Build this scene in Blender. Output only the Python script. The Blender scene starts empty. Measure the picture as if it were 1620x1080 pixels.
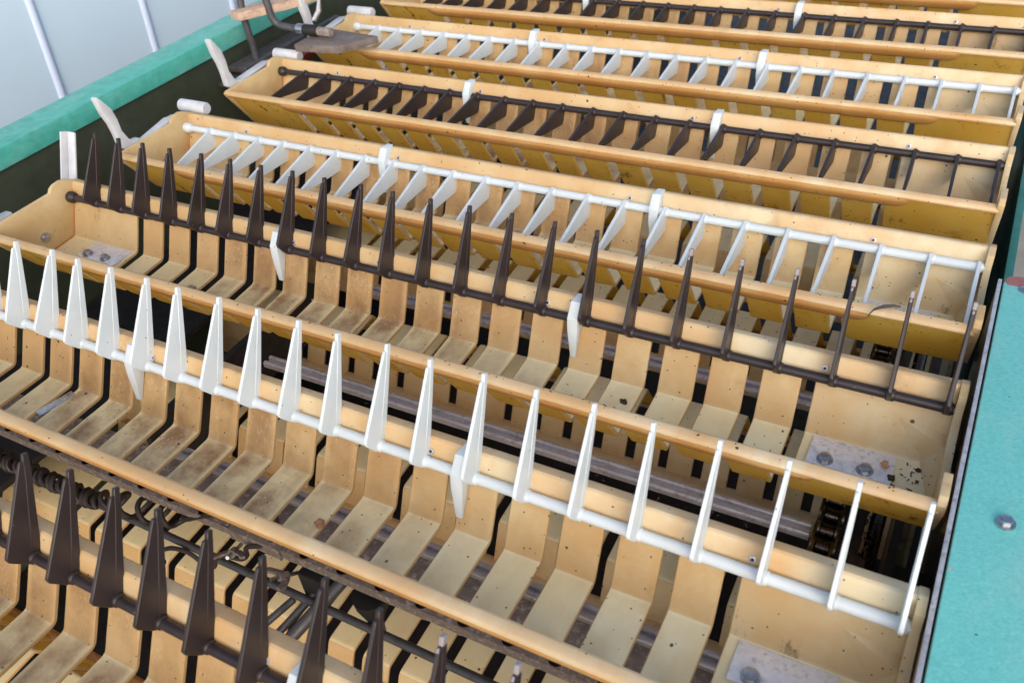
import bpy, bmesh, math, random
from mathutils import Vector, Matrix
random.seed(7)
U = 0.04                      # one tooth pitch of the combs = 40 mm; all builder coordinates are in pitches
R = math.radians
scene = bpy.context.scene
col = scene.collection

# ------------------------------------------------------------------ camera
cam = bpy.data.cameras.new('camera'); camo = bpy.data.objects.new('camera', cam); col.objects.link(camo)
right = Vector((0.87910181, 0.46742766, -0.09322768))
down = Vector((0.23015938, -0.58758567, -0.77573819))
fwd = Vector((-0.41738073, 0.66049562, -0.62413048))
M = Matrix.Identity(4)
for i in range(3):
    M[i][0] = right[i]; M[i][1] = -down[i]; M[i][2] = -fwd[i]
M.translation = Vector((21.32952, -12.97636, 11.16122)) * U
camo.matrix_world = M
cam.sensor_width = 36.0; cam.lens = 1377.95 / 1620 * 36
cam.clip_start = 0.01; cam.clip_end = 200
cam.dof.use_dof = True; cam.dof.focus_distance = 19.0 * U; cam.dof.aperture_fstop = 13.0
scene.camera = camo

# ------------------------------------------------------------------ world, sun, exposure
SUN_EL, SUN_AZ = 29.0, 148.0          # azimuth measured from +Y towards +X
world = bpy.data.worlds.new('World'); scene.world = world; world.use_nodes = True
nt = world.node_tree; nt.nodes.clear()
sky = nt.nodes.new('ShaderNodeTexSky'); sky.sky_type = 'NISHITA'; sky.sun_disc = False
sky.sun_elevation = R(SUN_EL); sky.sun_rotation = R(SUN_AZ)
sky.dust_density = 2.5; sky.air_density = 1.0; sky.ozone_density = 1.0
bg = nt.nodes.new('ShaderNodeBackground'); bg.inputs[1].default_value = 0.15
wo = nt.nodes.new('ShaderNodeOutputWorld')
nt.links.new(sky.outputs[0], bg.inputs[0]); nt.links.new(bg.outputs[0], wo.inputs[0])
sun = bpy.data.lights.new('sun', 'SUN'); sun.energy = 1.25; sun.angle = R(80); sun.color = (1.0, 0.99, 0.98)
suno = bpy.data.objects.new('sun', sun); col.objects.link(suno)
sd = Vector((math.sin(R(SUN_AZ)) * math.cos(R(SUN_EL)), math.cos(R(SUN_AZ)) * math.cos(R(SUN_EL)), math.sin(R(SUN_EL))))
suno.rotation_euler = sd.to_track_quat('Z', 'Y').to_euler()
vs = scene.view_settings
vs.view_transform = 'Standard'; vs.look = 'None'; vs.gamma = 1.0; vs.use_curve_mapping = False
vs.exposure = 0.43

# ------------------------------------------------------------------ materials
def srgb(r, g, b):
    f = lambda c: (c / 255 / 12.92) if c / 255 <= .04045 else ((c / 255 + .055) / 1.055) ** 2.4
    return (f(r), f(g), f(b), 1.0)

class NT:
    def __init__(s, name):
        s.m = bpy.data.materials.new(name); s.m.use_nodes = True; s.t = s.m.node_tree
        s.b = s.t.nodes['Principled BSDF']; s.out = s.t.nodes['Material Output']
        g = s.n('ShaderNodeNewGeometry'); s.pos = g.outputs['Position']
    def n(s, k, **kw):
        o = s.t.nodes.new(k)
        for a, b in kw.items(): setattr(o, a, b)
        return o
    def l(s, a, b): s.t.links.new(a, b)
    def scaled(s, v):
        m = s.n('ShaderNodeVectorMath', operation='MULTIPLY'); s.l(s.pos, m.inputs[0]); m.inputs[1].default_value = v
        return m.outputs[0]
    def noise(s, scale, detail=4, rough=.55, vec=None, stretch=None):
        o = s.n('ShaderNodeTexNoise'); o.inputs['Scale'].default_value = scale
        o.inputs['Detail'].default_value = detail; o.inputs['Roughness'].default_value = rough
        v = vec or (s.scaled(stretch) if stretch else s.pos)
        s.l(v, o.inputs['Vector']); return o.outputs['Fac']
    def ramp(s, fac, a, b, ca=(0, 0, 0, 1), cb=(1, 1, 1, 1)):
        o = s.n('ShaderNodeValToRGB'); e = o.color_ramp.elements
        e[0].position = a; e[0].color = ca; e[1].position = b; e[1].color = cb
        s.l(fac, o.inputs[0]); return o.outputs[0]
    def mix(s, fac, a, b):
        o = s.n('ShaderNodeMix', data_type='RGBA'); 
        for k, v in ((0, fac), (6, a), (7, b)):
            if isinstance(v, (tuple, list)) or isinstance(v, float): o.inputs[k].default_value = v
            else: s.l(v, o.inputs[k])
        return o.outputs[2]
    def math(s, op, a, b):
        o = s.n('ShaderNodeMath', operation=op)
        for k, v in enumerate((a, b)):
            if isinstance(v, (int, float)): o.inputs[k].default_value = v
            else: s.l(v, o.inputs[k])
        return o.outputs[0]
    def maprange(s, v, a, b):
        o = s.n('ShaderNodeMapRange'); o.interpolation_type = 'SMOOTHSTEP'
        s.l(v, o.inputs[0]); o.inputs[1].default_value = a; o.inputs[2].default_value = b
        return o.outputs[0]
    def sep(s):
        o = s.n('ShaderNodeSeparateXYZ'); s.l(s.pos, o.inputs[0]); return o.outputs
    def specks(s, scale, size, keep):
        v = s.n('ShaderNodeTexVoronoi'); v.inputs['Scale'].default_value = scale; s.l(s.pos, v.inputs['Vector'])
        wob = s.noise(scale * 3, 2)
        d = s.math('ADD', v.outputs['Distance'], s.math('MULTIPLY', s.math('SUBTRACT', wob, .5), size * 2.2))
        cs = s.n('ShaderNodeSeparateColor'); s.l(v.outputs['Color'], cs.inputs[0])
        return s.math('MULTIPLY', s.math('LESS_THAN', d, size), s.math('LESS_THAN', cs.outputs[0], keep))
    def bump(s, h, strength, dist=.001):
        o = s.n('ShaderNodeBump'); o.inputs['Strength'].default_value = strength; o.inputs['Distance'].default_value = dist
        s.l(h, o.inputs['Height']); s.l(o.outputs[0], s.b.inputs['Normal'])
    def done(s, colr=None, rough=.5, metal=0.0, trans=0.0, tcol=None):
        if colr is not None:
            if isinstance(colr, tuple): s.b.inputs['Base Color'].default_value = colr
            else: s.l(colr, s.b.inputs['Base Color'])
        if isinstance(rough, float): s.b.inputs['Roughness'].default_value = rough
        else: s.l(rough, s.b.inputs['Roughness'])
        s.b.inputs['Metallic'].default_value = metal
        if trans:
            t = s.n('ShaderNodeBsdfTranslucent')
            if tcol is None: s.l(colr, t.inputs[0])
            else: t.inputs[0].default_value = tcol
            mx = s.n('ShaderNodeMixShader'); mx.inputs[0].default_value = trans
            s.l(s.b.outputs[0], mx.inputs[1]); s.l(t.outputs[0], mx.inputs[2]); s.l(mx.outputs[0], s.out.inputs[0])
        return s.m

MAT = {}
def nylon(name, worn, pale, brown, deposit=0.0, trans=.25, stain=.35, scuff=False):
    k = NT(name)
    x, y, z = k.sep()
    gx = k.maprange(k.math('ADD', x, k.math('MULTIPLY', k.math('SUBTRACT', k.noise(9, 2), .5), .35)), 8 * U, 20 * U)
    c = k.mix(gx, worn, pale)
    # grain: fine machining streaks and cloudy ageing
    c = k.mix(k.ramp(k.noise(14, 5), .35, .75), c, brown)
    c = k.mix(k.math('MULTIPLY', k.ramp(k.noise(38, 5, .62, stretch=(.7, 1, 1)), .44, .66), .55), c, brown)
    n2 = k.noise(60, 4, stretch=(1, .25, .25))
    c = k.mix(k.math('MULTIPLY', k.ramp(n2, .5, .8), stain), c, brown)
    if deposit:
        cl = k.ramp(k.noise(27, 5, .6, stretch=(1.3, .8, .8)), .46, .68)
        c = k.mix(k.math('MULTIPLY', cl, .3), c, srgb(208, 172, 118))
        m = k.math('MULTIPLY', k.maprange(k.math('ADD', x, k.math('MULTIPLY', k.noise(12, 3), .12)), 3.5 * U, 8 * U), k.maprange(x, 17 * U, 9 * U))
        m = k.math('MULTIPLY', m, k.maprange(z, -4 * U, -3 * U))
        fr = k.n('ShaderNodeMath', operation='FRACT'); k.l(k.math('ADD', k.math('DIVIDE', x, U), .435), fr.inputs[0])
        ed = k.math('ADD', k.math('ABSOLUTE', k.math('SUBTRACT', fr.outputs[0], .5), 0), k.math('MULTIPLY', k.math('SUBTRACT', k.noise(90, 4, .6), .5), .22))
        mid = k.maprange(ed, .36, .2)
        dn = k.ramp(k.noise(24, 6, .65), .36, .62)
        c = k.mix(k.math('MULTIPLY', k.math('MULTIPLY', k.math('MULTIPLY', m, dn), mid), deposit), c, srgb(158, 118, 80))
        scr = k.ramp(k.noise(420, 5, .75, stretch=(1.3, .6, .6)), .55, .66)
        sm = k.math('MULTIPLY', k.math('MULTIPLY', m, k.ramp(k.noise(30, 4), .47, .6)), scr)
        c = k.mix(k.math('MULTIPLY', sm, .7), c, srgb(238, 226, 198))
    dirt = k.math('MULTIPLY', k.ramp(k.noise(22, 6, .7), .6, .78), stain)
    c = k.mix(dirt, c, srgb(150, 92, 40))
    sp = k.math('MAXIMUM', k.specks(230, .15, .16), k.specks(70, .085, .16))
    c = k.mix(k.math('MULTIPLY', sp, .88), c, (.022, .014, .008, 1))
    if scuff:            # rubbed black line across the left front panel
        tc = k.n('ShaderNodeTexCoord'); so = k.n('ShaderNodeSeparateXYZ'); k.l(tc.outputs['Object'], so.inputs[0])
        ln = k.math('ADD', so.outputs[0], k.math('MULTIPLY', so.outputs[1], -.42))
        ln = k.math('ADD', ln, k.math('MULTIPLY', k.math('SUBTRACT', k.noise(45, 4, .7), .5), .022))
        hit = k.math('LESS_THAN', k.math('ABSOLUTE', k.math('SUBTRACT', ln, .95 * U), 0), .0011)
        hit = k.math('MULTIPLY', hit, k.math('GREATER_THAN', k.noise(60, 3), .44))
        b2 = k.math('MULTIPLY', k.math('GREATER_THAN', k.noise(150, 4, .7), .63), k.maprange(k.math('ABSOLUTE', k.math('SUBTRACT', ln, 1.7 * U), 0), .022, .004))
        c = k.mix(k.math('MULTIPLY', k.math('MAXIMUM', hit, b2), .85), c, (.03, .018, .01, 1))
    if stain > .45:      # soil smears and black scuffs
        sm = k.math('MULTIPLY', k.ramp(k.noise(30, 6, .72, stretch=(1.4, .7, .7)), .60, .70), k.ramp(k.noise(7, 2), .45, .6))
        c = k.mix(k.math('MULTIPLY', sm, .8), c, srgb(74, 44, 22))
    r = k.ramp(k.noise(70, 4), .3, .8, (.36, .36, .36, 1), (.6, .6, .6, 1))
    k.bump(k.noise(420, 4, .6, stretch=(1, .4, .4)), .12, .0006)
    return k.done(c, r, 0, trans)
MAT['slat'] = nylon('aged_nylon_slat', srgb(225, 193, 141), srgb(233, 211, 162), srgb(211, 168, 111), .7, .22, .35)
MAT['floor'] = nylon('skylit_nylon_floor', srgb(236, 214, 164), srgb(244, 236, 202), srgb(234, 214, 164), 1.0, .12, .3)  # paler than the slats: sky light on the floors put into the colour
MAT['rail'] = nylon('aged_nylon_rail', srgb(241, 215, 167), srgb(244, 231, 196), srgb(230, 187, 129), 0, .30, .45)
MAT['orail'] = nylon('amber_nylon_rail', srgb(232, 184, 116), srgb(236, 194, 124), srgb(220, 160, 88), 0, .35, .4)
MAT['plate'] = nylon('aged_nylon_plate', srgb(235, 211, 163), srgb(227, 212, 174), srgb(214, 178, 123), 0, .22, .5)
MAT['under'] = nylon('aged_nylon_front_backlit', srgb(252, 224, 128), srgb(253, 227, 136), srgb(247, 208, 100), 0, .58, .6)  # brighter yellow: light glowing through the front walls put into the colour

MAT['under2'] = nylon('scuffed_nylon_front_backlit', srgb(252, 224, 128), srgb(253, 227, 136), srgb(247, 208, 100), 0, .5, .6, True)  # same painted glow, plus the rubbed black line
k = NT('white_plastic')
c = k.mix(k.ramp(k.noise(30, 4), .4, .8), srgb(234, 242, 246), srgb(222, 230, 232))
c = k.mix(k.math('MULTIPLY', k.specks(170, .1, .07), .8), c, (.06, .045, .035, 1))
k.bump(k.noise(300, 3), .08, .0005)
MAT['white'] = k.done(c, .38, 0, .22)
k = NT('aged_white_plastic')
c = k.mix(k.ramp(k.noise(40, 4), .35, .75), srgb(226, 228, 232), srgb(196, 196, 202))
MAT['white2'] = k.done(c, .42, 0, .15)
k = NT('brown_black_plastic')
c = k.mix(k.ramp(k.noise(45, 5, .6, stretch=(1, .3, .3)), .35, .8), (.024, .017, .018, 1), (.042, .031, .034, 1))
c = k.mix(k.math('MULTIPLY', k.specks(260, .09, .05), .6), c, srgb(180, 170, 165))
k.bump(k.noise(260, 4), .12, .0006)
MAT['dark'] = k.done(c, k.ramp(k.noise(60, 3), .3, .8, (.38, .38, .38, 1), (.55, .55, .55, 1)))
k = NT('worn_tip_plastic'); MAT['tip'] = k.done(srgb(150, 142, 146), .4)

def paint(name, a, b, dirt=.3, scale=160):
    k = NT(name)
    c = k.mix(k.ramp(k.noise(scale, 4, .6), .35, .7), a, b)
    c = k.mix(k.math('MULTIPLY', k.ramp(k.noise(11, 6, .7), .52, .72), dirt), c, tuple(.35 * v for v in a[:3]) + (1,))
    c = k.mix(k.math('MULTIPLY', k.specks(90, .09, .12), .8), c, (.03, .06, .05, 1))
    c = k.mix(k.math('MULTIPLY', k.specks(38, .07, .10), .8), c, srgb(196, 178, 172))
    c = k.mix(k.math('MULTIPLY', k.ramp(k.noise(18, 6, .72, stretch=(1.6, .5, 1)), .5, .72), .22 if sum(a[:3]) > .6 else .03), c, srgb(190, 205, 198))
    k.bump(k.noise(scale * 1.4, 3), .35, .0008)
    return k.done(c, k.ramp(k.noise(80, 3), .3, .8, (.3, .3, .3, 1), (.5, .5, .5, 1)))
MAT['turq'] = paint('turquoise_hammer_paint', srgb(122, 207, 200), srgb(106, 192, 186), .05, 420)
MAT['turq2'] = paint('green_turquoise_paint', srgb(84, 180, 166), srgb(70, 164, 150), .35, 90)
MAT['teal'] = paint('dull_teal_paint', srgb(48, 120, 112), srgb(42, 108, 102), .3, 60)
MAT['olive'] = paint('dark_olive_paint', srgb(66, 72, 58), srgb(56, 62, 50), .3, 40)
MAT['primer'] = paint('red_primer_paint', srgb(160, 92, 84), srgb(176, 120, 112), .4, 200)
MAT['redpaint'] = paint('dark_red_paint', srgb(110, 40, 36), srgb(84, 34, 32), .5, 120)

def metal(name, a, b, r0, r1, met=1.0, dirtc=None, dirt=.5, st=(1, 1, 1), sc=60):
    k = NT(name)
    c = k.mix(k.ramp(k.noise(sc, 5, .6, stretch=st), .3, .75), a, b)
    if dirtc: c = k.mix(k.math('MULTIPLY', k.ramp(k.noise(sc * 1.7, 6, .7), .52, .66), dirt), c, dirtc)
    k.bump(k.noise(sc * 5, 3, stretch=st), .08, .0004)
    return k.done(c, k.ramp(k.noise(sc * 1.3, 4, stretch=st), .3, .7, (r0,) * 3 + (1,), (r1,) * 3 + (1,)), met)
MAT['steel'] = metal('zinc_steel', srgb(200, 200, 205), srgb(170, 170, 176), .25, .45, 1, srgb(70, 55, 50), .5, sc=150)
MAT['plate_steel'] = metal('galvanised_plate', srgb(238, 237, 240), srgb(216, 214, 220), .3, .5, .35, srgb(96, 82, 76), .4, sc=160)
MAT['bar_steel'] = metal('greasy_bar_steel', srgb(206, 202, 206), srgb(172, 166, 172), .3, .45, .45, srgb(66, 56, 54), .4, st=(.3, 1, 1), sc=120)
MAT['stainless'] = metal('brushed_stainless', srgb(196, 190, 186), srgb(180, 174, 170), .1, .2, 1, st=(1, .1, 1), sc=90)
MAT['edge'] = metal('highlit_steel_edge', srgb(222, 220, 222), srgb(176, 172, 174), .3, .45, .5, srgb(110, 100, 98), .5, sc=120)  # brighter than the guard sheet: highlight on its top edge put into the colour
MAT['iron'] = metal('dark_dusty_iron', srgb(118, 105, 99), srgb(140, 127, 119), .6, .85, .05, srgb(196, 184, 172), .75, sc=130)
MAT['blackiron'] = metal('black_iron', srgb(38, 36, 38), srgb(50, 47, 48), .4, .65, .3, srgb(24, 20, 20), .5)
MAT['bracket'] = metal('worn_bracket_steel', srgb(88, 84, 86), srgb(70, 64, 64), .45, .7, .2, srgb(60, 46, 42), .5)
MAT['greyrod'] = metal('grey_painted_rod', srgb(88, 88, 92), srgb(74, 72, 76), .4, .6, .3, srgb(58, 44, 40), .5)
MAT['chain'] = metal('oily_chain_steel', srgb(60, 54, 52), srgb(88, 80, 76), .18, .35, 1.0, srgb(24, 18, 16), .6, sc=200)
MAT['brass'] = metal('brassy_link_steel', srgb(122, 112, 94), srgb(66, 58, 50), .3, .5, 1.0, srgb(20, 14, 12), .95, sc=200)
MAT['rubber'] = metal('black_brown_cable', srgb(46, 38, 36), srgb(58, 48, 45), .45, .65, 0, sc=80)
MAT['board'] = metal('weathered_board', srgb(128, 116, 110), srgb(92, 82, 80), .6, .8, 0, srgb(70, 58, 54), .6, st=(.25, 1, 1), sc=70)
MAT['wood'] = metal('pale_worn_wood', srgb(206, 180, 160), srgb(170, 138, 118), .6, .8, 0, srgb(110, 86, 74), .5, st=(1, .3, 1), sc=60)
MAT['wall'] = metal('white_wall_sheet', srgb(214, 234, 248), srgb(210, 231, 246), .5, .6, 0, sc=4)
MAT['rib'] = metal('white_wall_rib', srgb(206, 219, 243), srgb(202, 215, 240), .45, .55, 0, sc=4)
MAT['soil'] = metal('concrete_floor', srgb(165, 160, 152), srgb(140, 136, 130), .8, .95, 0, sc=8)
MAT['debris'] = metal('dry_dirt_crumb', srgb(70, 48, 34), srgb(36, 26, 20), .8, .95, 0, sc=200)
MAT['husk'] = metal('dry_husk', srgb(196, 150, 112), srgb(150, 104, 74), .7, .9, 0, srgb(70, 44, 30), .5, sc=220)
MAT['feather'] = metal('grey_brown_leaf', srgb(92, 80, 72), srgb(58, 50, 46), .7, .9, 0, sc=260)

# ------------------------------------------------------------------ mesh helpers (pitch units in, metres out)
class MB:
    def __init__(s): s.v = []; s.f = []
    def add(s, vs_, fs):
        o = len(s.v); s.v += [tuple(p) for p in vs_]; s.f += [[i + o for i in f] for f in fs]; return s
    def box(s, x0, x1, y0, y1, z0, z1):
        return s.add([(x0, y0, z0), (x1, y0, z0), (x1, y1, z0), (x0, y1, z0), (x0, y0, z1), (x1, y0, z1), (x1, y1, z1), (x0, y1, z1)],
                     [(0, 3, 2, 1), (4, 5, 6, 7), (0, 1, 5, 4), (1, 2, 6, 5), (2, 3, 7, 6), (3, 0, 4, 7)])
    def prism(s, prof, x0, x1):           # closed (y, z) outline swept along X
        n = len(prof)
        vs_ = [(x0, y, z) for y, z in prof] + [(x1, y, z) for y, z in prof]
        return s.add(vs_, [[i, (i + 1) % n, n + (i + 1) % n, n + i] for i in range(n)] + [list(range(n))[::-1], list(range(n, 2 * n))])
    def prism_z(s, prof, z0, z1):         # closed (x, y) outline swept along Z
        n = len(prof)
        vs_ = [(x, y, z0) for x, y in prof] + [(x, y, z1) for x, y in prof]
        return s.add(vs_, [[i, (i + 1) % n, n + (i + 1) % n, n + i] for i in range(n)] + [list(range(n))[::-1], list(range(n, 2 * n))])
    def prism_y(s, prof, y0, y1):         # closed (x, z) outline swept along Y
        n = len(prof)
        vs_ = [(x, y0, z) for x, z in prof] + [(x, y1, z) for x, z in prof]
        return s.add(vs_, [[i, (i + 1) % n, n + (i + 1) % n, n + i] for i in range(n)] + [list(range(n))[::-1], list(range(n, 2 * n))])
    def tube(s, pts, r, n=10, caps=True):
        pts = [Vector(p) for p in pts]; rs = r if isinstance(r, (list, tuple)) else [r] * len(pts)
        o = len(s.v); prev = None
        for i, p in enumerate(pts):
            t = (pts[min(i + 1, len(pts) - 1)] - pts[max(i - 1, 0)]).normalized()
            if prev is None:
                u = t.orthogonal().normalized()
            else:
                u = (prev - t * prev.dot(t)); u = u.normalized() if u.length > 1e-6 else t.orthogonal().normalized()
            prev = u; w = t.cross(u)
            for a in range(n):
                c = p + (u * math.cos(2 * math.pi * a / n) + w * math.sin(2 * math.pi * a / n)) * rs[i]
                s.v.append(tuple(c))
        for i in range(len(pts) - 1):
            for a in range(n):
                s.f.append([o + i * n + a, o + i * n + (a + 1) % n, o + (i + 1) * n + (a + 1) % n, o + (i + 1) * n + a])
        if caps:
            s.f.append([o + a for a in range(n)][::-1]); e = o + (len(pts) - 1) * n; s.f.append([e + a for a in range(n)])
        return s
    def mesh(s, name, mat, bevel=0.0, smooth=35, seg=2):
        me = bpy.data.meshes.new(name)
        me.from_pydata([(x * U, y * U, z * U) for x, y, z in s.v], [], s.f)
        bm = bmesh.new(); bm.from_mesh(me)
        bmesh.ops.recalc_face_normals(bm, faces=bm.faces[:])
        if bevel:
            ed = [e for e in bm.edges if len(e.link_faces) == 2 and e.calc_face_angle(0) > R(28)]
            bmesh.ops.bevel(bm, geom=ed, offset=bevel * U, segments=seg, profile=.6, affect='EDGES', clamp_overlap=True)
        for f in bm.faces: f.smooth = True
        for e in bm.edges:
            if len(e.link_faces) == 2 and e.calc_face_angle(0) > R(smooth): e.smooth = False
        bm.to_mesh(me); bm.free()
        me.materials.append(MAT[mat]); return me
def link(name, me, parent=None, loc=(0, 0, 0), rot=(0, 0, 0)):
    o = bpy.data.objects.new(name, me); col.objects.link(o); o.parent = parent
    o.location = Vector(loc) * U; o.rotation_euler = rot; return o
def tag(o, label, cat, group=None, kind=None):
    o['label'] = label; o['category'] = cat
    if group: o['group'] = group
    if kind: o['kind'] = kind
    return o
def empty(name, loc=(0, 0, 0), rot=(0, 0, 0)): return link(name, None, None, loc, rot)
def cyl(p0, p1, r, n=16): return MB().tube([p0, p1], r, n)
def hexa(c, r, h, axis='z'):
    pts = [(c[0] + r * math.cos(R(60 * i + 10)), c[1] + r * math.sin(R(60 * i + 10))) for i in range(6)]
    return MB().prism_z(pts, c[2], c[2] + h)
def fillet(pts, rad, n=4):
    out = [pts[0]]
    for i in range(1, len(pts) - 1):
        p, a, b = Vector(pts[i]), Vector(pts[i - 1]), Vector(pts[i + 1])
        da, db = (a - p).normalized(), (b - p).normalized()
        for j in range(n + 1):
            t = j / n; q = p + da * rad * (1 - t) ** 2 + db * rad * t ** 2; out.append(tuple(q))
    out.append(pts[-1]); return out
def thicken(path, th):        # offset to the right-hand side of travel
    P = [Vector(p) for p in path]; off = []
    for i, p in enumerate(P):
        a = (P[i] - P[i - 1]).normalized() if i else (P[1] - P[0]).normalized()
        b = (P[i + 1] - P[i]).normalized() if i < len(P) - 1 else a
        t = (a + b).normalized(); nrm = Vector((t.y, -t.x)); off.append(tuple(p - nrm * th / max(.4, nrm.dot(Vector((a.y, -a.x))))))
    return list(path) + off[::-1]

# ------------------------------------------------------------------ setting
g = MB().box(-400, 400, -400, 400, -23, -22).mesh('floor', 'soil')
o = link('floor', g); o['kind'] = 'structure'

w = empty('wall', (-20, 14, -22)); tag(w, 'white sheet wall with raised vertical ribs behind the turquoise frame', 'wall')
link('sheet', MB().box(-.5, 0, -60, 80, 0, 45).mesh('wall_sheet', 'wall'), w)
rib = MB().tube([(-.08, 0, 0), (-.08, 45 * .079, 45)], .24, 14).mesh('wall_rib', 'rib')
for i in range(-4, 8): link('rib', rib, w, (0, 13.23 - 14 - 22 * .079 + 6.4 * i, 0))

# ------------------------------------------------------------------ frame of the machine
lf = empty('frame_beam', (-4, 5, .33)); tag(lf, 'long green turquoise painted steel lip along the left side of the machine', 'frame beam')
link('lip', MB().box(-1.3, 0, -26, 60, 0, .62).mesh('lip', 'turq2', .04), lf)
link('side_panel', MB().box(-.3, -.12, -26, 60, -14, .0).mesh('side_panel', 'olive'), lf)

rf = empty('frame_cover', (23, -2, .45)); tag(rf, 'bright turquoise hammer-painted steel cover along the right edge with one hex bolt', 'cover')
def rx(y): return 22.2 + (y + 6) * .01223
ya, yb = -14, 3.85
prof = [(rx(ya) + .1, ya), (30, ya), (30, yb), (rx(yb) + .35, yb), (rx(yb) + .18, yb - .06), (rx(yb) + .1, yb - .25)]
prof = [(x - 23, y + 2) for x, y in prof]
link('top_sheet', MB().prism_z(prof, -.16, 0).mesh('top_sheet', 'turq', .04), rf)
pe = [(rx(yb) + .16, yb - .34), (30, yb - .3), (30, yb + .012), (rx(yb) + .34, yb + .012), (rx(yb) + .17, yb - .05), (rx(yb) + .11, yb - .2)]
link('worn_end', MB().prism_z([(x - 23, y + 2) for x, y in pe], -.14, .006).mesh('worn_end', 'primer', .004), rf)['label'] = 'worn red primer at the end of the cover'
b = link('bolt', hexa((0, 0, 0), .1, .09).mesh('cover_bolt', 'steel', .02), rf, (-.03, -.74, .03))
link('washer', cyl((0, 0, -.03), (0, 0, .015), .14, 20).mesh('cover_washer', 'steel', .012), b)
link('rivet', cyl((0, 0, 0), (0, 0, .03), .12, 16).mesh('cover_rivet', 'steel', .01), rf, (-.2, 5.42, 0))

gs = empty('guard_sheet', (22.25, -1, -3)); tag(gs, 'bare stainless guard sheet standing between the tray ends and the turquoise cover', 'guard sheet')
me = MB()
pr = [(rx(ya), ya), (rx(ya) + .05, ya), (rx(3.6) + .05, 3.6), (rx(3.6), 3.6)]
link('sheet', MB().prism_z([(x - 22.25, y + 1) for x, y in pr], -1.5, 3.44).mesh('guard', 'stainless'), gs)
link('edge', MB().prism_z([(x - 22.25 + (.012 if i in (1, 2) else -.006), y + 1) for i, (x, y) in enumerate(pr)], 3.44, 3.5).mesh('guard_edge', 'edge', .012), gs)

rp = empty('machine_frame', (22.7, 6, -14)); tag(rp, 'dull teal side plate of the frame beyond the end of the turquoise cover', 'side frame')
link('side_plate', MB().box(0, .2, -14, 44, 0, 11.5).mesh('side_plate', 'teal', .02), rp)

# ------------------------------------------------------------------ trays
INNER = [(.12, -.06), (-.38, -1.08), (-1.70, -1.15), (-2.51, .2)]
PATH = fillet(INNER[:3], .075, 4)[:-1] + fillet(INNER[1:], .03, 3)[1:]
SECT = thicken(PATH, .085)
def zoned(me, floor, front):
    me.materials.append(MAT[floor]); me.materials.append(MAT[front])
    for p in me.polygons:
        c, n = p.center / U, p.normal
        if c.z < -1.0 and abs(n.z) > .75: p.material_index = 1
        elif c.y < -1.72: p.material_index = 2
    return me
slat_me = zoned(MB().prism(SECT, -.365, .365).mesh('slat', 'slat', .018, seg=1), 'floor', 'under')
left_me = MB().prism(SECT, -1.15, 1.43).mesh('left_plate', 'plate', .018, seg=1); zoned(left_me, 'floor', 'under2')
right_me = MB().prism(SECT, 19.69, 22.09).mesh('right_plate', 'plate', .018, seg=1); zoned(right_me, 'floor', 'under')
back_prof = [(.06, -.14), (.22, .28), (.25, .33), (.3, .355), (.5, .285), (.57, .23), (.58, .16), (.4, -.2)]
back_me = MB().prism(back_prof, -1.16, 22.1).mesh('back_rail', 'rail', .02)
rim_prof = [(y - .08, z) for y, z in ((-2.36, .24), (-2.38, .29), (-2.43, .32), (-2.54, .32), (-2.6, .29), (-2.63, .23), (-2.6, .17), (-2.5, .12), (-2.38, .14))]
rim_me = MB().prism(rim_prof, -1.16, 22.1).mesh('front_rim', 'rail', .015)
def bulge():
    m = MB(); pts = []
    for x, k in ((1.0, .1), (1.1, .6), (1.25, .9), (1.45, 1), (19.75, 1), (20.0, .9), (20.15, .6), (20.25, .1)):
        ring = []
        for y, z in ((-2.44, .2), (-2.6, .22), (-2.625, .16), (-2.59, .07), (-2.475, -.1), (-2.43, -.14), (-2.36, -.13), (-2.3, -.06)):
            ax = Vector((-2.47, .19)); sl = Vector((.537, -.844)); d = Vector((y, z)) - ax
            al, ac = d.dot(sl), d.dot(Vector((-.844, -.537)))
            q = ax + sl * al * (.25 + .75 * k) + Vector((-.844, -.537)) * ac * (.55 + .45 * k)
            ring.append((x, q.x - .08, q.y))
        pts.append(ring)
    n = 8; vs_ = [p for r_ in pts for p in r_]
    fs = [[i * n + a, i * n + (a + 1) % n, (i + 1) * n + (a + 1) % n, (i + 1) * n + a] for i in range(len(pts) - 1) for a in range(n)]
    fs += [list(range(n))[::-1], [(len(pts) - 1) * n + a for a in range(n)]]
    return m.add(vs_, fs).mesh('front_rail', 'orail', 0, 60)
rail_me = bulge()
lp = [(.42, -.2), (.59, .16), (.57, .24), (.5, .3), (.28, .39), (.16, .47), (-.06, .54), (-.3, .52), (-.42, .46), (-.5, .36), (-2.62, .34), (-2.73, .28), (-2.69, .18), (-1.75, -1.21), (-.45, -1.19)]
lend_me = MB().prism(lp, -1.27, -1.14).mesh('end_plate_left', 'plate', .025)
rp_ = [(.42, -.2), (.6, .16), (.58, .25), (.5, .31), (.28, .39), (-.02, .33), (-.08, .05), (-.5, -.14), (-1.2, -.2), (-1.75, -.12), (-2.0, .3), (-2.06, .5), (-2.58, .5), (-2.71, .4), (-2.69, .2), (-1.75, -1.21), (-.45, -1.19)]
rend_me = MB().prism(rp_, 22.05, 22.19).mesh('end_plate_right', 'plate', .02)
gusset_me = MB().add([(21.2, -.05, -.40), (21.72, -.36, -1.07), (22.07, -1.5, -1.10), (22.07, -.3, -.66), (22.07, -.1, -.52), (22.07, -.4, -1.15)],
                     [(0, 1, 3), (1, 2, 3), (0, 3, 4), (0, 4, 5, 1), (1, 5, 2), (2, 5, 4, 3)]).mesh('corner_gusset', 'plate', .008)
MAT['seam'] = metal('amber_seam', srgb(190, 128, 62), srgb(160, 98, 44), .5, .7, 0, srgb(110, 66, 30), .5, sc=120)
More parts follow.
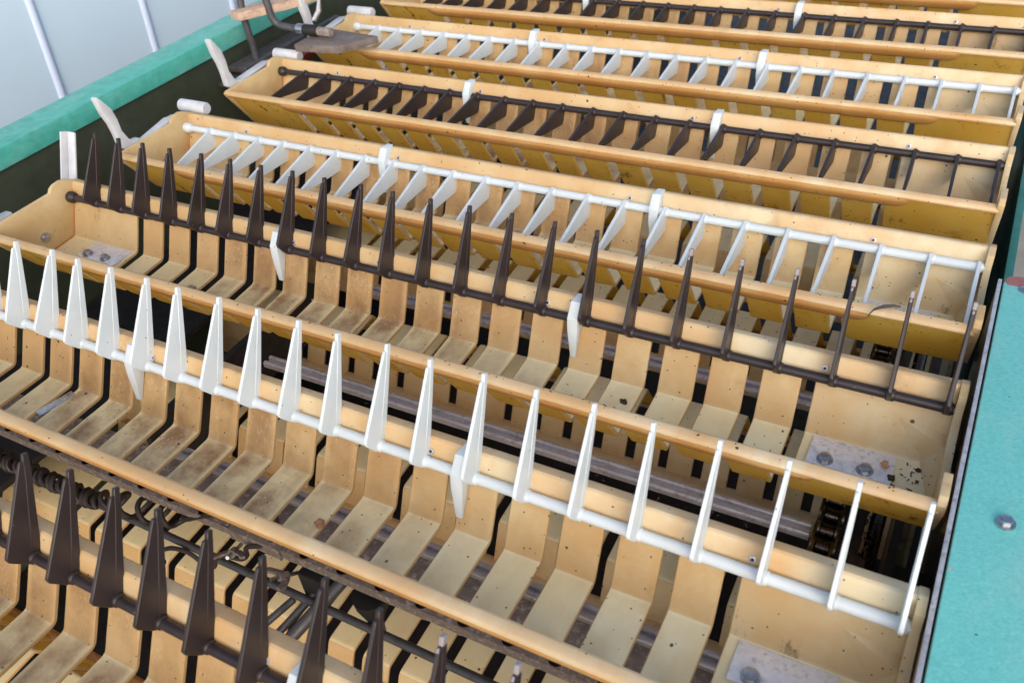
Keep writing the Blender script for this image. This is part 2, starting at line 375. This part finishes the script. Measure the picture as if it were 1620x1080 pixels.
seam_me = MB().tube([(-1.13, y - .012, z + .012) for y, z in PATH], .022, 6).mesh('seam_bead', 'seam')
def clip_mesh():
    # wedge-shaped bearing clip: (half width, y, z) stations front and back
    vs_ = []
    for hw, y, z in ((.1, .33, .43), (.11, -.02, .46), (.12, -.24, .16), (.115, -.28, -.15), (.06, -.33, -.78), (.06, -.26, -.82), (.09, .06, -.1)):
        vs_ += [(-hw, y, z), (hw, y, z)]
    n = 7
    fs = [[2 * i, 2 * i + 1, 2 * ((i + 1) % n) + 1, 2 * ((i + 1) % n)] for i in range(n)] + [[2 * i for i in range(n)], [2 * i + 1 for i in range(n)][::-1]]
    return MB().add(vs_, fs).mesh('bearing_clip', 'white', .025)
clip_me = clip_mesh()
nrm = Vector((0, -.9, .436))
def axis_cyl(r, d0, d1, n=14): return cyl(tuple(nrm * d0), tuple(nrm * d1), r, n)
rivet_me = axis_cyl(.062, -.02, .03).mesh('rivet', 'bar_steel', .012)
hole_me = axis_cyl(.028, .02, .034, 10).mesh('rivet_hole', 'blackiron')
plate_me = MB().prism_z([(-.74, -.36), (.74, -.36), (.74, .36), (-.74, .36)], 0, .06).mesh('mount_plate', 'plate_steel', .008)
bolt_me = hexa((0, 0, .0), .115, .1).mesh('hex_bolt', 'steel', .02)
wash_me = cyl((0, 0, -.01), (0, 0, .02), .15, 18).mesh('bolt_washer', 'steel', .006)
ebolt_me = cyl((0, 0, 0), (.09, 0, 0), .1, 14).mesh('end_bolt', 'steel', .02)
ewash_me = cyl((-.02, 0, 0), (.03, 0, 0), .15, 18).mesh('end_washer', 'steel', .01)

def tooth_mesh(mat, worn=False):
    m = MB()
    blade = [(-.12, .02), (-.06, -.1), (.05, -.13), (1.80, -.065), (1.80, .085), (1.74, .105), (.24, .45), (.17, .465), (.1, .42), (-.08, .13)]
    prof = [(-a, -b_) for a, b_ in blade]
    n = len(prof)
    # blade tapers in thickness from root to tip
    vs_ = [(-(.036 - .008 * min(1, -y / 1.8)), y, z) for y, z in prof] + [((.036 - .008 * min(1, -y / 1.8)), y, z) for y, z in prof]
    m.add(vs_, [[i, (i + 1) % n, n + (i + 1) % n, n + i] for i in range(n)] + [list(range(n))[::-1], list(range(n, 2 * n))])
    # thicker spine along the straight edge, ending in the stepped tip
    sp = [(-.05, -.14, .045, .062), (.6, -.125, .03, .056), (1.6, -.09, .02, .046), (1.79, -.08, .03, .044), (1.80, -.078, .035, .036), (1.93, -.07, .03, .033)]
    vs_ = []
    for a, b0, b1, h in sp:
        h = .034 + (h - .034) * (.3 if mat == 'dark' else .25)
        vs_ += [(-h, -a, -b0), (h, -a, -b0), (h, -a, -b1), (-h, -a, -b1)]
    fs = [[i * 4 + j, i * 4 + (j + 1) % 4, i * 4 + 4 + (j + 1) % 4, i * 4 + 4 + j] for i in range(len(sp) - 1) for j in range(4)]
    fs += [[3, 2, 1, 0], [len(vs_) - 4 + j for j in range(4)]]
    m.add(vs_, fs)
    m.tube([(-.07, 0, 0), (-.05, 0, 0), (.07, 0, 0), (.1, 0, 0)], [.105, .12, .12, .1], 14)
    me = m.mesh('tooth_' + mat, mat, .010, 40, 1)
    if worn:
        me.materials.append(MAT['tip'])
        for p in me.polygons:
            if p.center.y / U < -1.86 or (p.center.y / U < -1.7 and abs(p.normal.x) < .3 and p.normal.z < -.2): p.material_index = 1
    return me
tooth_me = {m: tooth_mesh(m) for m in ('white', 'dark')}
worn_me = tooth_mesh('dark', True)
rod_me = {'white': cyl((-1.1, 0, 0), (22.07, 0, 0), .102, 16).mesh('rod_white', 'white'), 'dark': cyl((-1.1, 0, 0), (22.1, 0, 0), .094, 16).mesh('rod_dark', 'dark')}
knob_me = {m: MB().tube([(-1.14, 0, 0), (-1.12, 0, 0), (-.98, 0, 0), (-.95, 0, 0), (-.9, 0, 0), (-.88, 0, 0)], [.15, .165, .165, .14, .13, .11], 18).mesh('knob_' + m, m) for m in ('white', 'dark')}
# cam lever on the outer end of the comb rod: channel-shaped arm (points forward when the comb is folded)
arm = MB().prism([(.12, .12), (.12, .3), (-.2, .42), (-1.75, .46), (-1.75, .22), (-.1, .14)], -1.72, -1.66)
arm.prism([(.12, .26), (.12, .32), (-.2, .44), (-1.75, .48), (-1.75, .42), (-.2, .38)], -1.66, -1.36)
arm.prism([(-.05, -.1), (.15, .0), (.16, .3), (-.16, .36), (-.16, -.02)], -1.76, -1.36)
arm_me = arm.mesh('cam_lever', 'white2', .02)
roll_me = MB().tube([(-1.95, .8, .2), (-1.92, .8, .2), (-.85, .8, .2), (-.8, .8, .2)], [.17, .2, .2, .17], 18).mesh('cam_roller', 'white2')
def horn_mesh():
    path = [(-1.6, .22), (-1.95, .24), (-2.14, .42), (-2.2, .8), (-2.22, 1.15), (-2.3, 1.5), (-2.48, 2.0)]
    wd = [.16, .2, .24, .14, .17, .2, .05]
    vs_ = []
    for i, ((y, z), h) in enumerate(zip(path, wd)):
        a = Vector(path[max(0, i - 1)]); b_ = Vector(path[min(len(path) - 1, i + 1)]); t = (b_ - a).normalized(); nn = Vector((-t.y, t.x))
        p = Vector((y, z)); q0 = p + nn * h * .8; q1 = p - nn * h * .8
        vs_ += [(-1.62, q0.x, q0.y), (-1.38, q0.x, q0.y), (-1.38, q1.x, q1.y), (-1.62, q1.x, q1.y)]
    n = len(path)
    fs = [[i * 4 + j, i * 4 + (j + 1) % 4, i * 4 + 4 + (j + 1) % 4, i * 4 + 4 + j] for i in range(n - 1) for j in range(4)] + [[3, 2, 1, 0], [4 * n - 4 + j for j in range(4)]]
    return MB().add(vs_, fs).mesh('guide_horn', 'white2', .03)
horn_me = horn_mesh()

def make_tray(loc, mat, theta, label, group, flip=False, tilt=0.0):
    t = empty('conveyor_tray', loc, (math.pi, 0, 0) if flip else (-R(tilt), 0, 0)); tag(t, label, 'tray', group)
    for n in range(1, 19):
        link('slat', slat_me, t, (n + 1.065 + random.uniform(-.012, .012), random.uniform(-.01, .01), random.uniform(-.012, .012)))
    link('solid_plate', left_me, t); link('solid_plate', right_me, t)
    link('back_rail', back_me, t)
    r_ = link('front_rim', rim_me, t); link('front_rail', rail_me, r_)
    le = link('end_plate', lend_me, t); link('seam_bead', seam_me, le); re = link('end_plate', rend_me, t)
    link('corner_gusset', gusset_me, re)
    for x in (1.35, 7.06, 14.05, 19.8):
        b_ = link('rivet', rivet_me, t, (x, .16, .12)); link('rivet_hole', hole_me, b_)
    if flip: return t
    for x in (.6, 20.62):
        p = link('mount_plate', plate_me, t, (x, -.8, -1.1))
        for dx in (-.42, .28):
            q = link('hex_bolt', bolt_me, p, (dx, -.2, .08)); link('washer', wash_me, p, (dx, -.2, .065))
    q = link('end_bolt', ebolt_me, t, (-1.13, -1.2, -.66)); link('end_washer', ewash_me, q)
    for x in (6.72, 14.8): link('bearing_clip', clip_me, t, (x, 0, 0))
    link('guide_horn', horn_me, t)
    c = link('tooth_comb', rod_me[mat], t, (0, 0, 0), (-R(theta), 0, 0))
    c['label'] = ('white' if mat == 'white' else 'dark brown') + ' plastic rod with a row of pointed teeth'
    for i in range(23):
        x = i if i < 22 else 21.94
        th = link('tooth', worn_me if mat == 'dark' and i > 16 else tooth_me[mat], c, (x + random.uniform(-.025, .025), 0, 0), (R(random.uniform(-2.6, 2.6)), R(random.uniform(-.9, .9)), R(random.uniform(-1.1, 1.1))))
    link('knob', knob_me[mat], c); link('cam_lever', arm_me, c)
    if theta < 60: link('cam_roller', roll_me, c)
    return t
GU = 'slatted conveyor trays on the upper run'
TR = [
 (-9.2, 'dark', 114, 'yellowed slat tray with upright dark brown teeth in the bottom left corner, nearest the camera'),
 (-4.72, 'white', 113.5, 'yellowed slat tray with upright white teeth, the only one with raised white teeth'),
 (0, 'dark', 113, 'yellowed slat tray with upright dark teeth behind the raised white teeth'),
 (4.66, 'white', -11, 'yellowed slat tray with folded white teeth just behind the upright dark teeth'),
 (9.38, 'dark', -5, 'yellowed slat tray with folded dark teeth between two trays of folded white teeth'),
 (13.96, 'white', -6, 'yellowed slat tray with folded white teeth, its left end under the weathered board'),
 (18.6, 'dark', -5, 'yellowed slat tray with folded dark teeth, farthest dark one at the top edge'),
 (23.25, 'white', -6, 'yellowed slat tray at the top edge of the photo, farthest of all, mostly cut off'),
]
for y, m, th, lb in TR:
    ti = {-9.2: 5.0, -4.72: 3.2}.get(y, 0.0)          # the first trays already lift over the end wheels
    make_tray((0, y, 0), m, th - ti, lb, GU, tilt=ti)
GL = 'upside-down trays of the return run'
LOW = ['upside-down slat tray on the lower run in the bottom left corner, mostly hidden',
       'upside-down slat tray on the lower run below the beam with holes',
       'upside-down slat tray on the lower run below the raised white teeth',
       'upside-down slat tray on the lower run behind the paired steel bars',
       'upside-down slat tray on the lower run seen under the folded white teeth',
       'upside-down slat tray on the lower run under the folded dark teeth',
       'upside-down slat tray on the lower run under the weathered board tray',
       'upside-down slat tray on the lower run below the top edge of the photo']
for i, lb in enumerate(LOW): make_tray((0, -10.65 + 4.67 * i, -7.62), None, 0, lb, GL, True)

# ------------------------------------------------------------------ machinery below the trays
GB = 'steel support bars under the trays'
BL = ['greasy double-ridged steel bar under the slats of the raised white tooth tray', 'greasy double-ridged steel bar running to the chain between the raised white and dark teeth',
      'greasy double-ridged steel bar seen through the slats behind the upright dark teeth', 'greasy double-ridged steel bar under the front folded white teeth',
      'greasy double-ridged steel bar under the folded dark teeth']
def arc(cy, cz, r, a0, a1, n): return [(cy + r * math.cos(R(a0 + (a1 - a0) * i / n)), cz + r * math.sin(R(a0 + (a1 - a0) * i / n))) for i in range(n + 1)]
bprof = arc(.1, 0, .06, -20, 170, 8) + [(.03, -.03), (-.03, -.03)] + arc(-.1, -.01, .065, 10, 200, 8) + [(-.16, -.1), (.16, -.1)]
bar_me = MB().prism(bprof, 7.3, 20.28).mesh('support_bar', 'bar_steel', 0, 50)
for y, lb in zip((-5.2, -1.97, 1.42, 4.7, 8.05), BL):
    o = link('support_bar', bar_me, None, (0, y, -1.92)); tag(o, lb, 'bar', GB)

ch = empty('drive_chain', (20.56, -2, -1.8)); tag(ch, 'oily roller chain with brassy link edges running under the right tray ends', 'chain')
roll = MB().tube([(-.13, 0, 0), (-.11, 0, 0), (.11, 0, 0), (.13, 0, 0)], [.11, .14, .14, .11], 16).mesh('chain_roller', 'chain')
def linkplate(x):
    pts = arc(-.1945, 0, .17, 90, 270, 8) + arc(.1945, 0, .17, -90, 90, 8)
    return MB().prism(pts, x - .025, x + .025)
lo = linkplate(-.2); lo.prism(arc(-.1945, 0, .17, 90, 270, 8) + arc(.1945, 0, .17, -90, 90, 8), .175, .225)
li = linkplate(-.155); li.prism(arc(-.1945, 0, .17, 90, 270, 8) + arc(.1945, 0, .17, -90, 90, 8), .13, .18)
lo, li = lo.mesh('outer_link', 'brass', .008), li.mesh('inner_link', 'brass', .008)
for i in range(-18, 27):
    y = i * .389
    link('roller', roll, ch, (0, y, 0)); link('link_plate', lo if i % 2 else li, ch, (0, y + .1945, 0))
gt = cyl((21.32, -9, -2.15), (21.32, 12, -2.15), .13, 18).mesh('guide_tube', 'chain'); o = link('guide_tube', gt)
tag(o, 'black oily guide tube beside the chain at the right', 'tube')
o = link('chain_guide', MB().box(20.95, 21.12, -9, 12, -2.9, -1.95).box(20.3, 20.95, -9, 12, -2.9, -2.55).mesh('chain_guide', 'blackiron', .02)); tag(o, 'dark oily steel channel carrying the drive chain', 'channel')
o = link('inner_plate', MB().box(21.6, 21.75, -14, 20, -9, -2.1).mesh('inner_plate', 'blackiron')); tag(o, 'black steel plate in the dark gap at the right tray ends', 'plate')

# perforated beam below the front of the white toothed tray
o = link('gap_dark_sheet', MB().box(-4.0, 22.6, -40, 60, -12.2, -12).mesh('gap_dark_sheet', 'blackiron')); tag(o, 'dark sheet pan added to darken the gaps between the return trays', 'backing')  # added sheet, hides the bright ground behind the tray gaps
def beam(x0, x1, holes, name):
    m = MB(); y0, y1 = -.5, .5; zt, zb = 0, -.24; th = .06
    hy, hr, N = -.33, .145, 16
    xs = [x0] + [(a + b_) / 2 for a, b_ in zip(holes, holes[1:])] + [x1] if holes else [x0, x1]
    if not holes: m.box(x0, x1, y0, y1, zt - th, zt)
    for i, h in enumerate(holes):
        a, b_ = xs[i], xs[i + 1]; ring = []; outer = []
        for j in range(N):
            an = 2 * math.pi * (j + .5) / N; c, s_ = math.cos(an), math.sin(an)
            ring.append((h + hr * c, hy + hr * s_))
            kx = ((b_ - h) if c > 0 else (h - a)) / max(abs(c), 1e-6); ky = ((y1 - hy) if s_ > 0 else (hy - y0)) / max(abs(s_), 1e-6)
            kk = min(kx, ky); outer.append((h + kk * c, hy + kk * s_))
        vs_ = [(x, y, zt) for x, y in ring] + [(x, y, zt) for x, y in outer] + [(x, y, zt - th) for x, y in ring]
        fs = []
        for j in range(N):
            k2 = (j + 1) % N
            fs.append([j, k2, N + k2, N + j]); fs.append([j, k2, 2 * N + k2, 2 * N + j])
        cs = [(a, y0), (b_, y0), (b_, y1), (a, y1)]
        o_ = len(vs_)
        for cx, cy in cs:
            best = sorted(range(N), key=lambda q: (outer[q][0] - cx) ** 2 + (outer[q][1] - cy) ** 2)[:2]
            vs_.append((cx, cy, zt)); fs.append([N + best[0], N + best[1], len(vs_) - 1])
        m.add(vs_, fs)
    m.add([(x0, y0, zt), (x1, y0, zt), (x1, y0, zb), (x0, y0, zb), (x0, y0 + th, zb), (x1, y0 + th, zb), (x1, y0 + th, zt - th), (x0, y0 + th, zt - th)],
          [(0, 1, 2, 3), (3, 2, 5, 4), (4, 5, 6, 7)])
    m.box(x0, x1, y1, y1 + th, zb, zt)
    return m.mesh(name, 'iron', 0, 30)
bo = empty('cross_beam', (8, -5.85, -2)); tag(bo, 'dusty dark steel beam with round holes below the raised white tooth tray', 'beam')
hs = [3.0 + .885 * i - 8 for i in range(-3, 21)]
link('hole_dark_backing', MB().box(-9.15, 12.55, -.42, .48, -.235, -.2).mesh('hole_dark_backing', 'blackiron'), bo)  # added black sheet so the beam holes look dark inside
link('beam_section', beam(-9.2, 1.95, [h for h in hs if h < 1.5], 'beam_left'), bo)
link('beam_section', MB().box(1.98, 3.3, -.53, .5, -.3, .012).mesh('beam_joint', 'iron', .015), bo)
link('beam_section', beam(3.33, 12.6, [h for h in hs if 3.6 < h < 12.4], 'beam_right'), bo)

tie = cyl((1, -6.52, -3), (18.5, -6.6, -3), .085, 14).mesh('tie_rod', 'greyrod'); o = link('tie_rod', tie); tag(o, 'thin grey steel rod running below the beam with holes', 'rod')

def helix(x0, x1, yc, zc, r, turns, n=14):
    N = int(turns * n)
    return [(x0 + (x1 - x0) * i / N, yc + r * math.cos(2 * math.pi * i / n), zc + r * math.sin(2 * math.pi * i / n)) for i in range(N + 1)]
jr = random.Random(11)
def rope(x0, x1, yc, zc, r, turns, ph):
    N = int(turns * 12); return [(x0 + (x1 - x0) * i / N + .03 * math.sin(i * .37), yc + (r + .018 * math.sin(i * .9 + ph)) * math.cos(2 * math.pi * i / 12 + ph), zc + (r + .02 * math.sin(i * .53)) * math.sin(2 * math.pi * i / 12 + ph)) for i in range(N + 1)]
coil = rope(.8, 5.9, -6.52, -2.97, .165, 13, 0)
coil2 = rope(.8, 5.9, -6.52, -2.97, .165, 13, math.pi)
tail = [coil[-1]]
for i in range(1, 34):
    t = i / 33; r_ = .13 + .13 * math.sin(math.pi * t)
    tail.append((5.95 + 2.75 * t + .05 * math.sin(i * 1.7), -6.46 + .12 * t + r_ * math.cos(i * .82), -2.8 + .35 * t + r_ * math.sin(i * .82)))
tail += [(9.0, -6.3, -2.2), (9.35, -6.3, -1.98), (9.6, -6.15, -1.9), (9.9, -6.0, -1.88)]
def smoothpath(p, n=5):
    P = [Vector(q) for q in p]; out = []
    for i in range(len(P) - 1):
        a, b_, c, d = P[max(i - 1, 0)], P[i], P[i + 1], P[min(i + 2, len(P) - 1)]
        for j in range(n):
            t = j / n
            out.append(.5 * (2 * b_ + (c - a) * t + (2 * a - 5 * b_ + 4 * c - d) * t * t + (3 * b_ - a - 3 * c + d) * t ** 3))
    out.append(P[-1]); return out
cb = link('coiled_cable', MB().tube(coil + smoothpath(tail, 3)[1:], .06, 8).tube(coil2, .06, 8).mesh('coiled_cable', 'rubber'))
tag(cb, 'brown black spiral cable wound tightly round the rod, its end curling up to the beam', 'cable')
c2 = [(8.0, -6.75, -3.25), (8.4, -6.75, -3.0), (8.8, -6.7, -3.0), (9.15, -6.68, -3.25), (9.4, -6.66, -3.2), (9.55, -6.6, -2.9), (9.8, -6.55, -2.75), (10.2, -6.5, -2.7), (10.45, -6.5, -2.45), (10.55, -6.5, -2.15), (10.85, -6.35, -2.1), (11.1, -6.2, -1.95), (11.15, -6.1, -1.7), (11.0, -5.9, -1.5)]
o = link('loose_cable', MB().tube(smoothpath(c2), .05, 8).mesh('loose_cable', 'rubber')); tag(o, 'loose black cable looping over the beam joint near the wing nuts', 'cable')
c3 = rope(2.0, 7.5, -7.35, -3.6, .16, 15, 1)
o = link('lower_cable', MB().tube(c3 + smoothpath([c3[-1], (7.9, -7.2, -3.4), (8.3, -7.0, -3.2)])[1:], .06, 8).mesh('lower_cable', 'rubber')); tag(o, 'second brown spiral cable behind the bases of the nearest dark teeth', 'cable')

def wingnut(loc, rz, lb):
    w_ = empty('wing_nut', loc, (R(60), 0, rz)); tag(w_, lb, 'wing nut', 'wing nuts on the beam clamps')
    link('hub', cyl((0, 0, -.08), (0, 0, .12), .09, 12).mesh('hub', 'iron', .015), w_)
    for s_ in (-1, 1):
        link('wing', MB().prism_y([(s_ * .05, -.05), (s_ * .14, -.04), (s_ * .32, .14), (s_ * .36, .3), (s_ * .26, .32), (s_ * .16, .16), (s_ * .05, .1)], -.03, .03).mesh('wing', 'iron', .012), w_)
    link('stud', cyl((0, 0, -.4), (0, 0, .3), .04, 10).mesh('stud', 'steel'), w_)
wingnut((10.05, -6.5, -2.55), R(25), 'dusty wing nut left of the beam joint, beside the loose cable')
wingnut((11.55, -6.62, -2.35), R(-20), 'dusty wing nut on the beam joint, behind a dark tooth tip')
ck = empty('clamp_bracket', (12.2, -6.2, -2.6)); tag(ck, 'black iron clamp hanging under the beam joint with two shafts', 'clamp')
link('block', MB().box(-.5, .1, -.25, .35, -.55, .22).mesh('clamp_block', 'blackiron', .03), ck)
link('shaft', cyl((.35, .15, .05), (-.5, -1.5, -.95), .13, 14).mesh('shaft', 'greyrod'), ck)
link('shaft', cyl((-.1, .1, -.2), (-1.0, -1.7, -1.2), .08, 12).mesh('shaft_thin', 'greyrod'), ck)
link('shaft', cyl((-1.0, -.2, -1.0), (-1.9, -1.7, -1.7), .08, 12).mesh('shaft_low', 'greyrod'), ck)
kn = empty('iron_cone', (13.3, -6.25, -2.5)); tag(kn, 'tapered black iron cone hanging below the beam right of the clamp', 'foot')
link('cone', MB().tube([(0, 0, .12), (0, 0, -.1), (0, -.05, -.55), (0, -.06, -.62)], [.36, .34, .17, .16], 14).mesh('cone', 'blackiron'), kn)
link('pin', MB().tube([(0, -.06, -.6), (.02, -.1, -1.0)], .15, 12).mesh('pin', 'iron'), kn)

ds = MB().box(-3.9, .6, -30, 12, -5.2, -5).mesh('inner_tray_sheet', 'blackiron')
o = link('inner_sheet', ds); tag(o, 'dark sheet metal floor inside the left side of the machine', 'sheet')
o = link('inner_rib', MB().box(3.2, 3.45, -3.5, 3.5, -6.2, -4.4).mesh('inner_rib', 'blackiron', .02)); tag(o, 'dark perforated strip in the gap left of the paired steel bars', 'strip')

# ------------------------------------------------------------------ handle and board at the left end
hd = empty('crank_handle', (-2.6, 10.3, 0)); tag(hd, 'bent grey steel rod handle standing over the left frame beam', 'handle')
def P(pts, c): return [(x - c[0], y - c[1], z - c[2]) for x, y, z in pts]
hc = (-2.6, 10.3, 0)
hp = [(-3, 10.2, .5), (-3, 10.15, .9), (-3, 10.15, 1.6), (-3, 10.2, 2.1), (-2.9, 10.3, 2.45), (-2.5, 10.45, 2.5), (-2.15, 10.5, 2.3), (-2.05, 10.5, 1.9), (-2.0, 10.5, 1.45), (-1.85, 10.55, 1.22), (-1.5, 10.55, 1.14), (-.9, 10.6, 1.1), (.3, 10.65, 1.06)]
link('rod', MB().tube(smoothpath(P(hp, hc), 6), .13, 12).mesh('handle_rod', 'greyrod'), hd)
link('sleeve', cyl((1.9, .3, 1.09), (2.5, .33, 1.07), .2, 14).mesh('sleeve', 'blackiron', .03), hd)
link('sleeve', cyl((2.5, .33, 1.07), (3.1, .36, 1.05), .16, 14).mesh('sleeve_end', 'iron', .03), hd)
link('collar', cyl((1.62, .28, 1.1), (1.95, .3, 1.09), .19, 14).mesh('collar', 'steel', .02), hd)
link('thumb_screw', MB().tube([(1.9, .9, 1.2), (2.05, 1.1, 1.5), (2.1, 1.2, 1.9)], [.1, .1, .06], 10).mesh('thumb_screw', 'steel'), hd)
bd = [(-.55, 9.75), (1.2, 9.95), (2.05, 11.2), (-.5, 11.45)]
o = link('board', MB().prism_z(bd, .62, .88).mesh('board', 'board', .03)); tag(o, 'weathered grey board lying across the left end of a folded white tooth tray', 'board')
wb = [(-3.25, 9.75), (-2.7, 9.6), (-1.6, 11.2), (-.7, 13.2), (-1.3, 13.6), (-2.4, 11.6)]
o = link('wood_block', MB().prism_z(wb, 1.55, 1.85).mesh('wood_block', 'wood', .06)); tag(o, 'pale worn wooden strip under the bent handle', 'wood')
br = empty('side_bracket', (-3, 10.5, -.3)); tag(br, 'dark steel bracket plates bolted inside the left frame beam', 'bracket')
link('plate', MB().box(-.95, .75, -1.6, -.1, -.42, -.26).mesh('bracket_step', 'bracket', .03), br)
link('plate', MB().box(-.95, .5, -.9, 3.4, -.1, .12).mesh('bracket_plate', 'bracket', .03), br)
link('plate', MB().box(.1, .35, -1.3, 4.4, -.7, .3).mesh('bracket_web', 'bracket', .03), br)
link('plate', MB().box(.52, 1.0, .6, 5.2, -.35, -.05).mesh('bracket_red', 'redpaint', .03), br)['label'] = 'flaking dark red plate'
link('foot', cyl((-.02, -.3, .1), (0, -.3, .85), .13, 12).mesh('foot', 'greyrod'), br)

# ------------------------------------------------------------------ small debris
def crumb(name, loc, size, mat, lb, n=9, flat=.4, group=None):
    m = bmesh.new(); bmesh.ops.create_icosphere(m, subdivisions=2, radius=size * U)
    rr = random.Random(hash(name + str(loc)) & 0xffff)
    for v in m.verts:
        v.co *= rr.uniform(.55, 1.3); v.co.z *= flat
    me_ = bpy.data.meshes.new(name); m.to_mesh(me_); m.free(); me_.materials.append(MAT[mat])
    o_ = link(name, me_, None, loc, (0, 0, rr.uniform(0, 3))); tag(o_, lb, 'debris', group); return o_
def leaf(loc, pts, wd, mat, lb, cat):
    m = MB(); vs_ = []
    for i, (x, y, z) in enumerate(pts):
        h = wd * math.sin(math.pi * (i + .35) / (len(pts) - .3))
        vs_ += [(x, y - h, z), (x, y, z + .03), (x, y + h, z), (x, y, z - .02)]
    n = len(pts)
    fs = [[i * 4 + j, i * 4 + (j + 1) % 4, i * 4 + 4 + (j + 1) % 4, i * 4 + 4 + j] for i in range(n - 1) for j in range(4)] + [[3, 2, 1, 0], [4 * n - 4 + j for j in range(4)]]
    m.add(vs_, fs); o_ = link('dry_leaf', m.mesh('dry_leaf', mat), None, loc); tag(o_, lb, cat)
leaf((20.5, 2.02, .38), [(-.28, -.22, -.1), (-.2, -.1, .0), (-.05, 0, .04), (.12, .08, .05), (.25, .1, .04)], .07, 'feather', 'curled grey leaf scrap stuck on the front rim of a folded white tooth tray', 'leaf')
crumb('soil_crumb', (21.35, -1.0, -1.04), .085, 'debris', 'dark soil crumb on the mounting plate behind the upright dark teeth')
crumb('soil_crumb', (21.75, -.6, -1.07), .06, 'debris', 'dark soil crumb in the right corner of the upright dark tooth tray')
crumb('dry_husk', (21.2, -.75, -1.0), .08, 'husk', 'pale dry husk beside the crumb on the mounting plate', flat=.5)
crumb('dry_husk', (12.35, -6.05, -1.06), .1, 'husk', 'pinkish dry husk caught between two slats above the beam joint', flat=.9)
crumb('soil_crumb', (16.2, -.9, -1.08), .08, 'debris', 'dark twig scrap on a slat of the upright dark tooth tray')
crumb('soil_crumb', (20.95, -2.35, -2.0), .3, 'debris', 'caked soil against the chain at the right', flat=.8)
o = link('metal_strip', MB().box(-.12, .12, -.42, .42, 0, .03).mesh('metal_strip', 'steel', .006), None, (4.62, -5.72, -1.09), (0, 0, R(-14))); tag(o, 'small bright metal strip lying on a slat of the raised white tooth tray', 'strip')
o = link('metal_chip', MB().box(-.12, .12, -.2, .2, 0, .03).mesh('metal_chip', 'steel', .006), None, (4.25, -1.25, -1.09), (0, 0, R(-14))); tag(o, 'small bright metal strip lying on a slat of the upright dark tooth tray', 'strip')

# crumbs and bits of straw too small to count, gathered at the right-hand tray ends and along the chain
rr = random.Random(3); lit = MB()
def bit(x, y, z, s_):
    a = rr.uniform(0, math.pi); l_, w_ = s_ * rr.uniform(.8, 2.6), s_ * rr.uniform(.35, .8); h = s_ * .5
    ca, sa = math.cos(a), math.sin(a)
    q = [(x + ca * dx * l_ - sa * dy * w_, y + sa * dx * l_ + ca * dy * w_) for dx, dy in ((-1, -.6), (.8, -1), (1, .7), (-.7, 1))]
    lit.prism_z(q, z, z + h)
for ty in (-4.7, 0, 4.66):
    for _ in range(55): bit(rr.triangular(19.8, 22.0, 21.9), ty + rr.uniform(-1.6, -.42), -1.085 if False else -1.09, rr.uniform(.008, .028))
    for _ in range(26): bit(rr.triangular(3, 22, 21), ty + rr.uniform(-2.6, -2.48), .32, rr.uniform(.006, .02))
    for _ in range(30): bit(rr.triangular(2, 22, 20), ty + rr.uniform(.4, .5), .435, rr.uniform(.006, .018))
for _ in range(120): bit(rr.uniform(20.75, 21.3), rr.uniform(-3.2, 0), -2.0 + rr.uniform(-.05, .02), rr.uniform(.015, .05))
o = link('soil_litter', lit.mesh('soil_litter', 'debris')); o['label'] = 'scattered soil crumbs and straw bits on the tray ends'; o['kind'] = 'stuff'
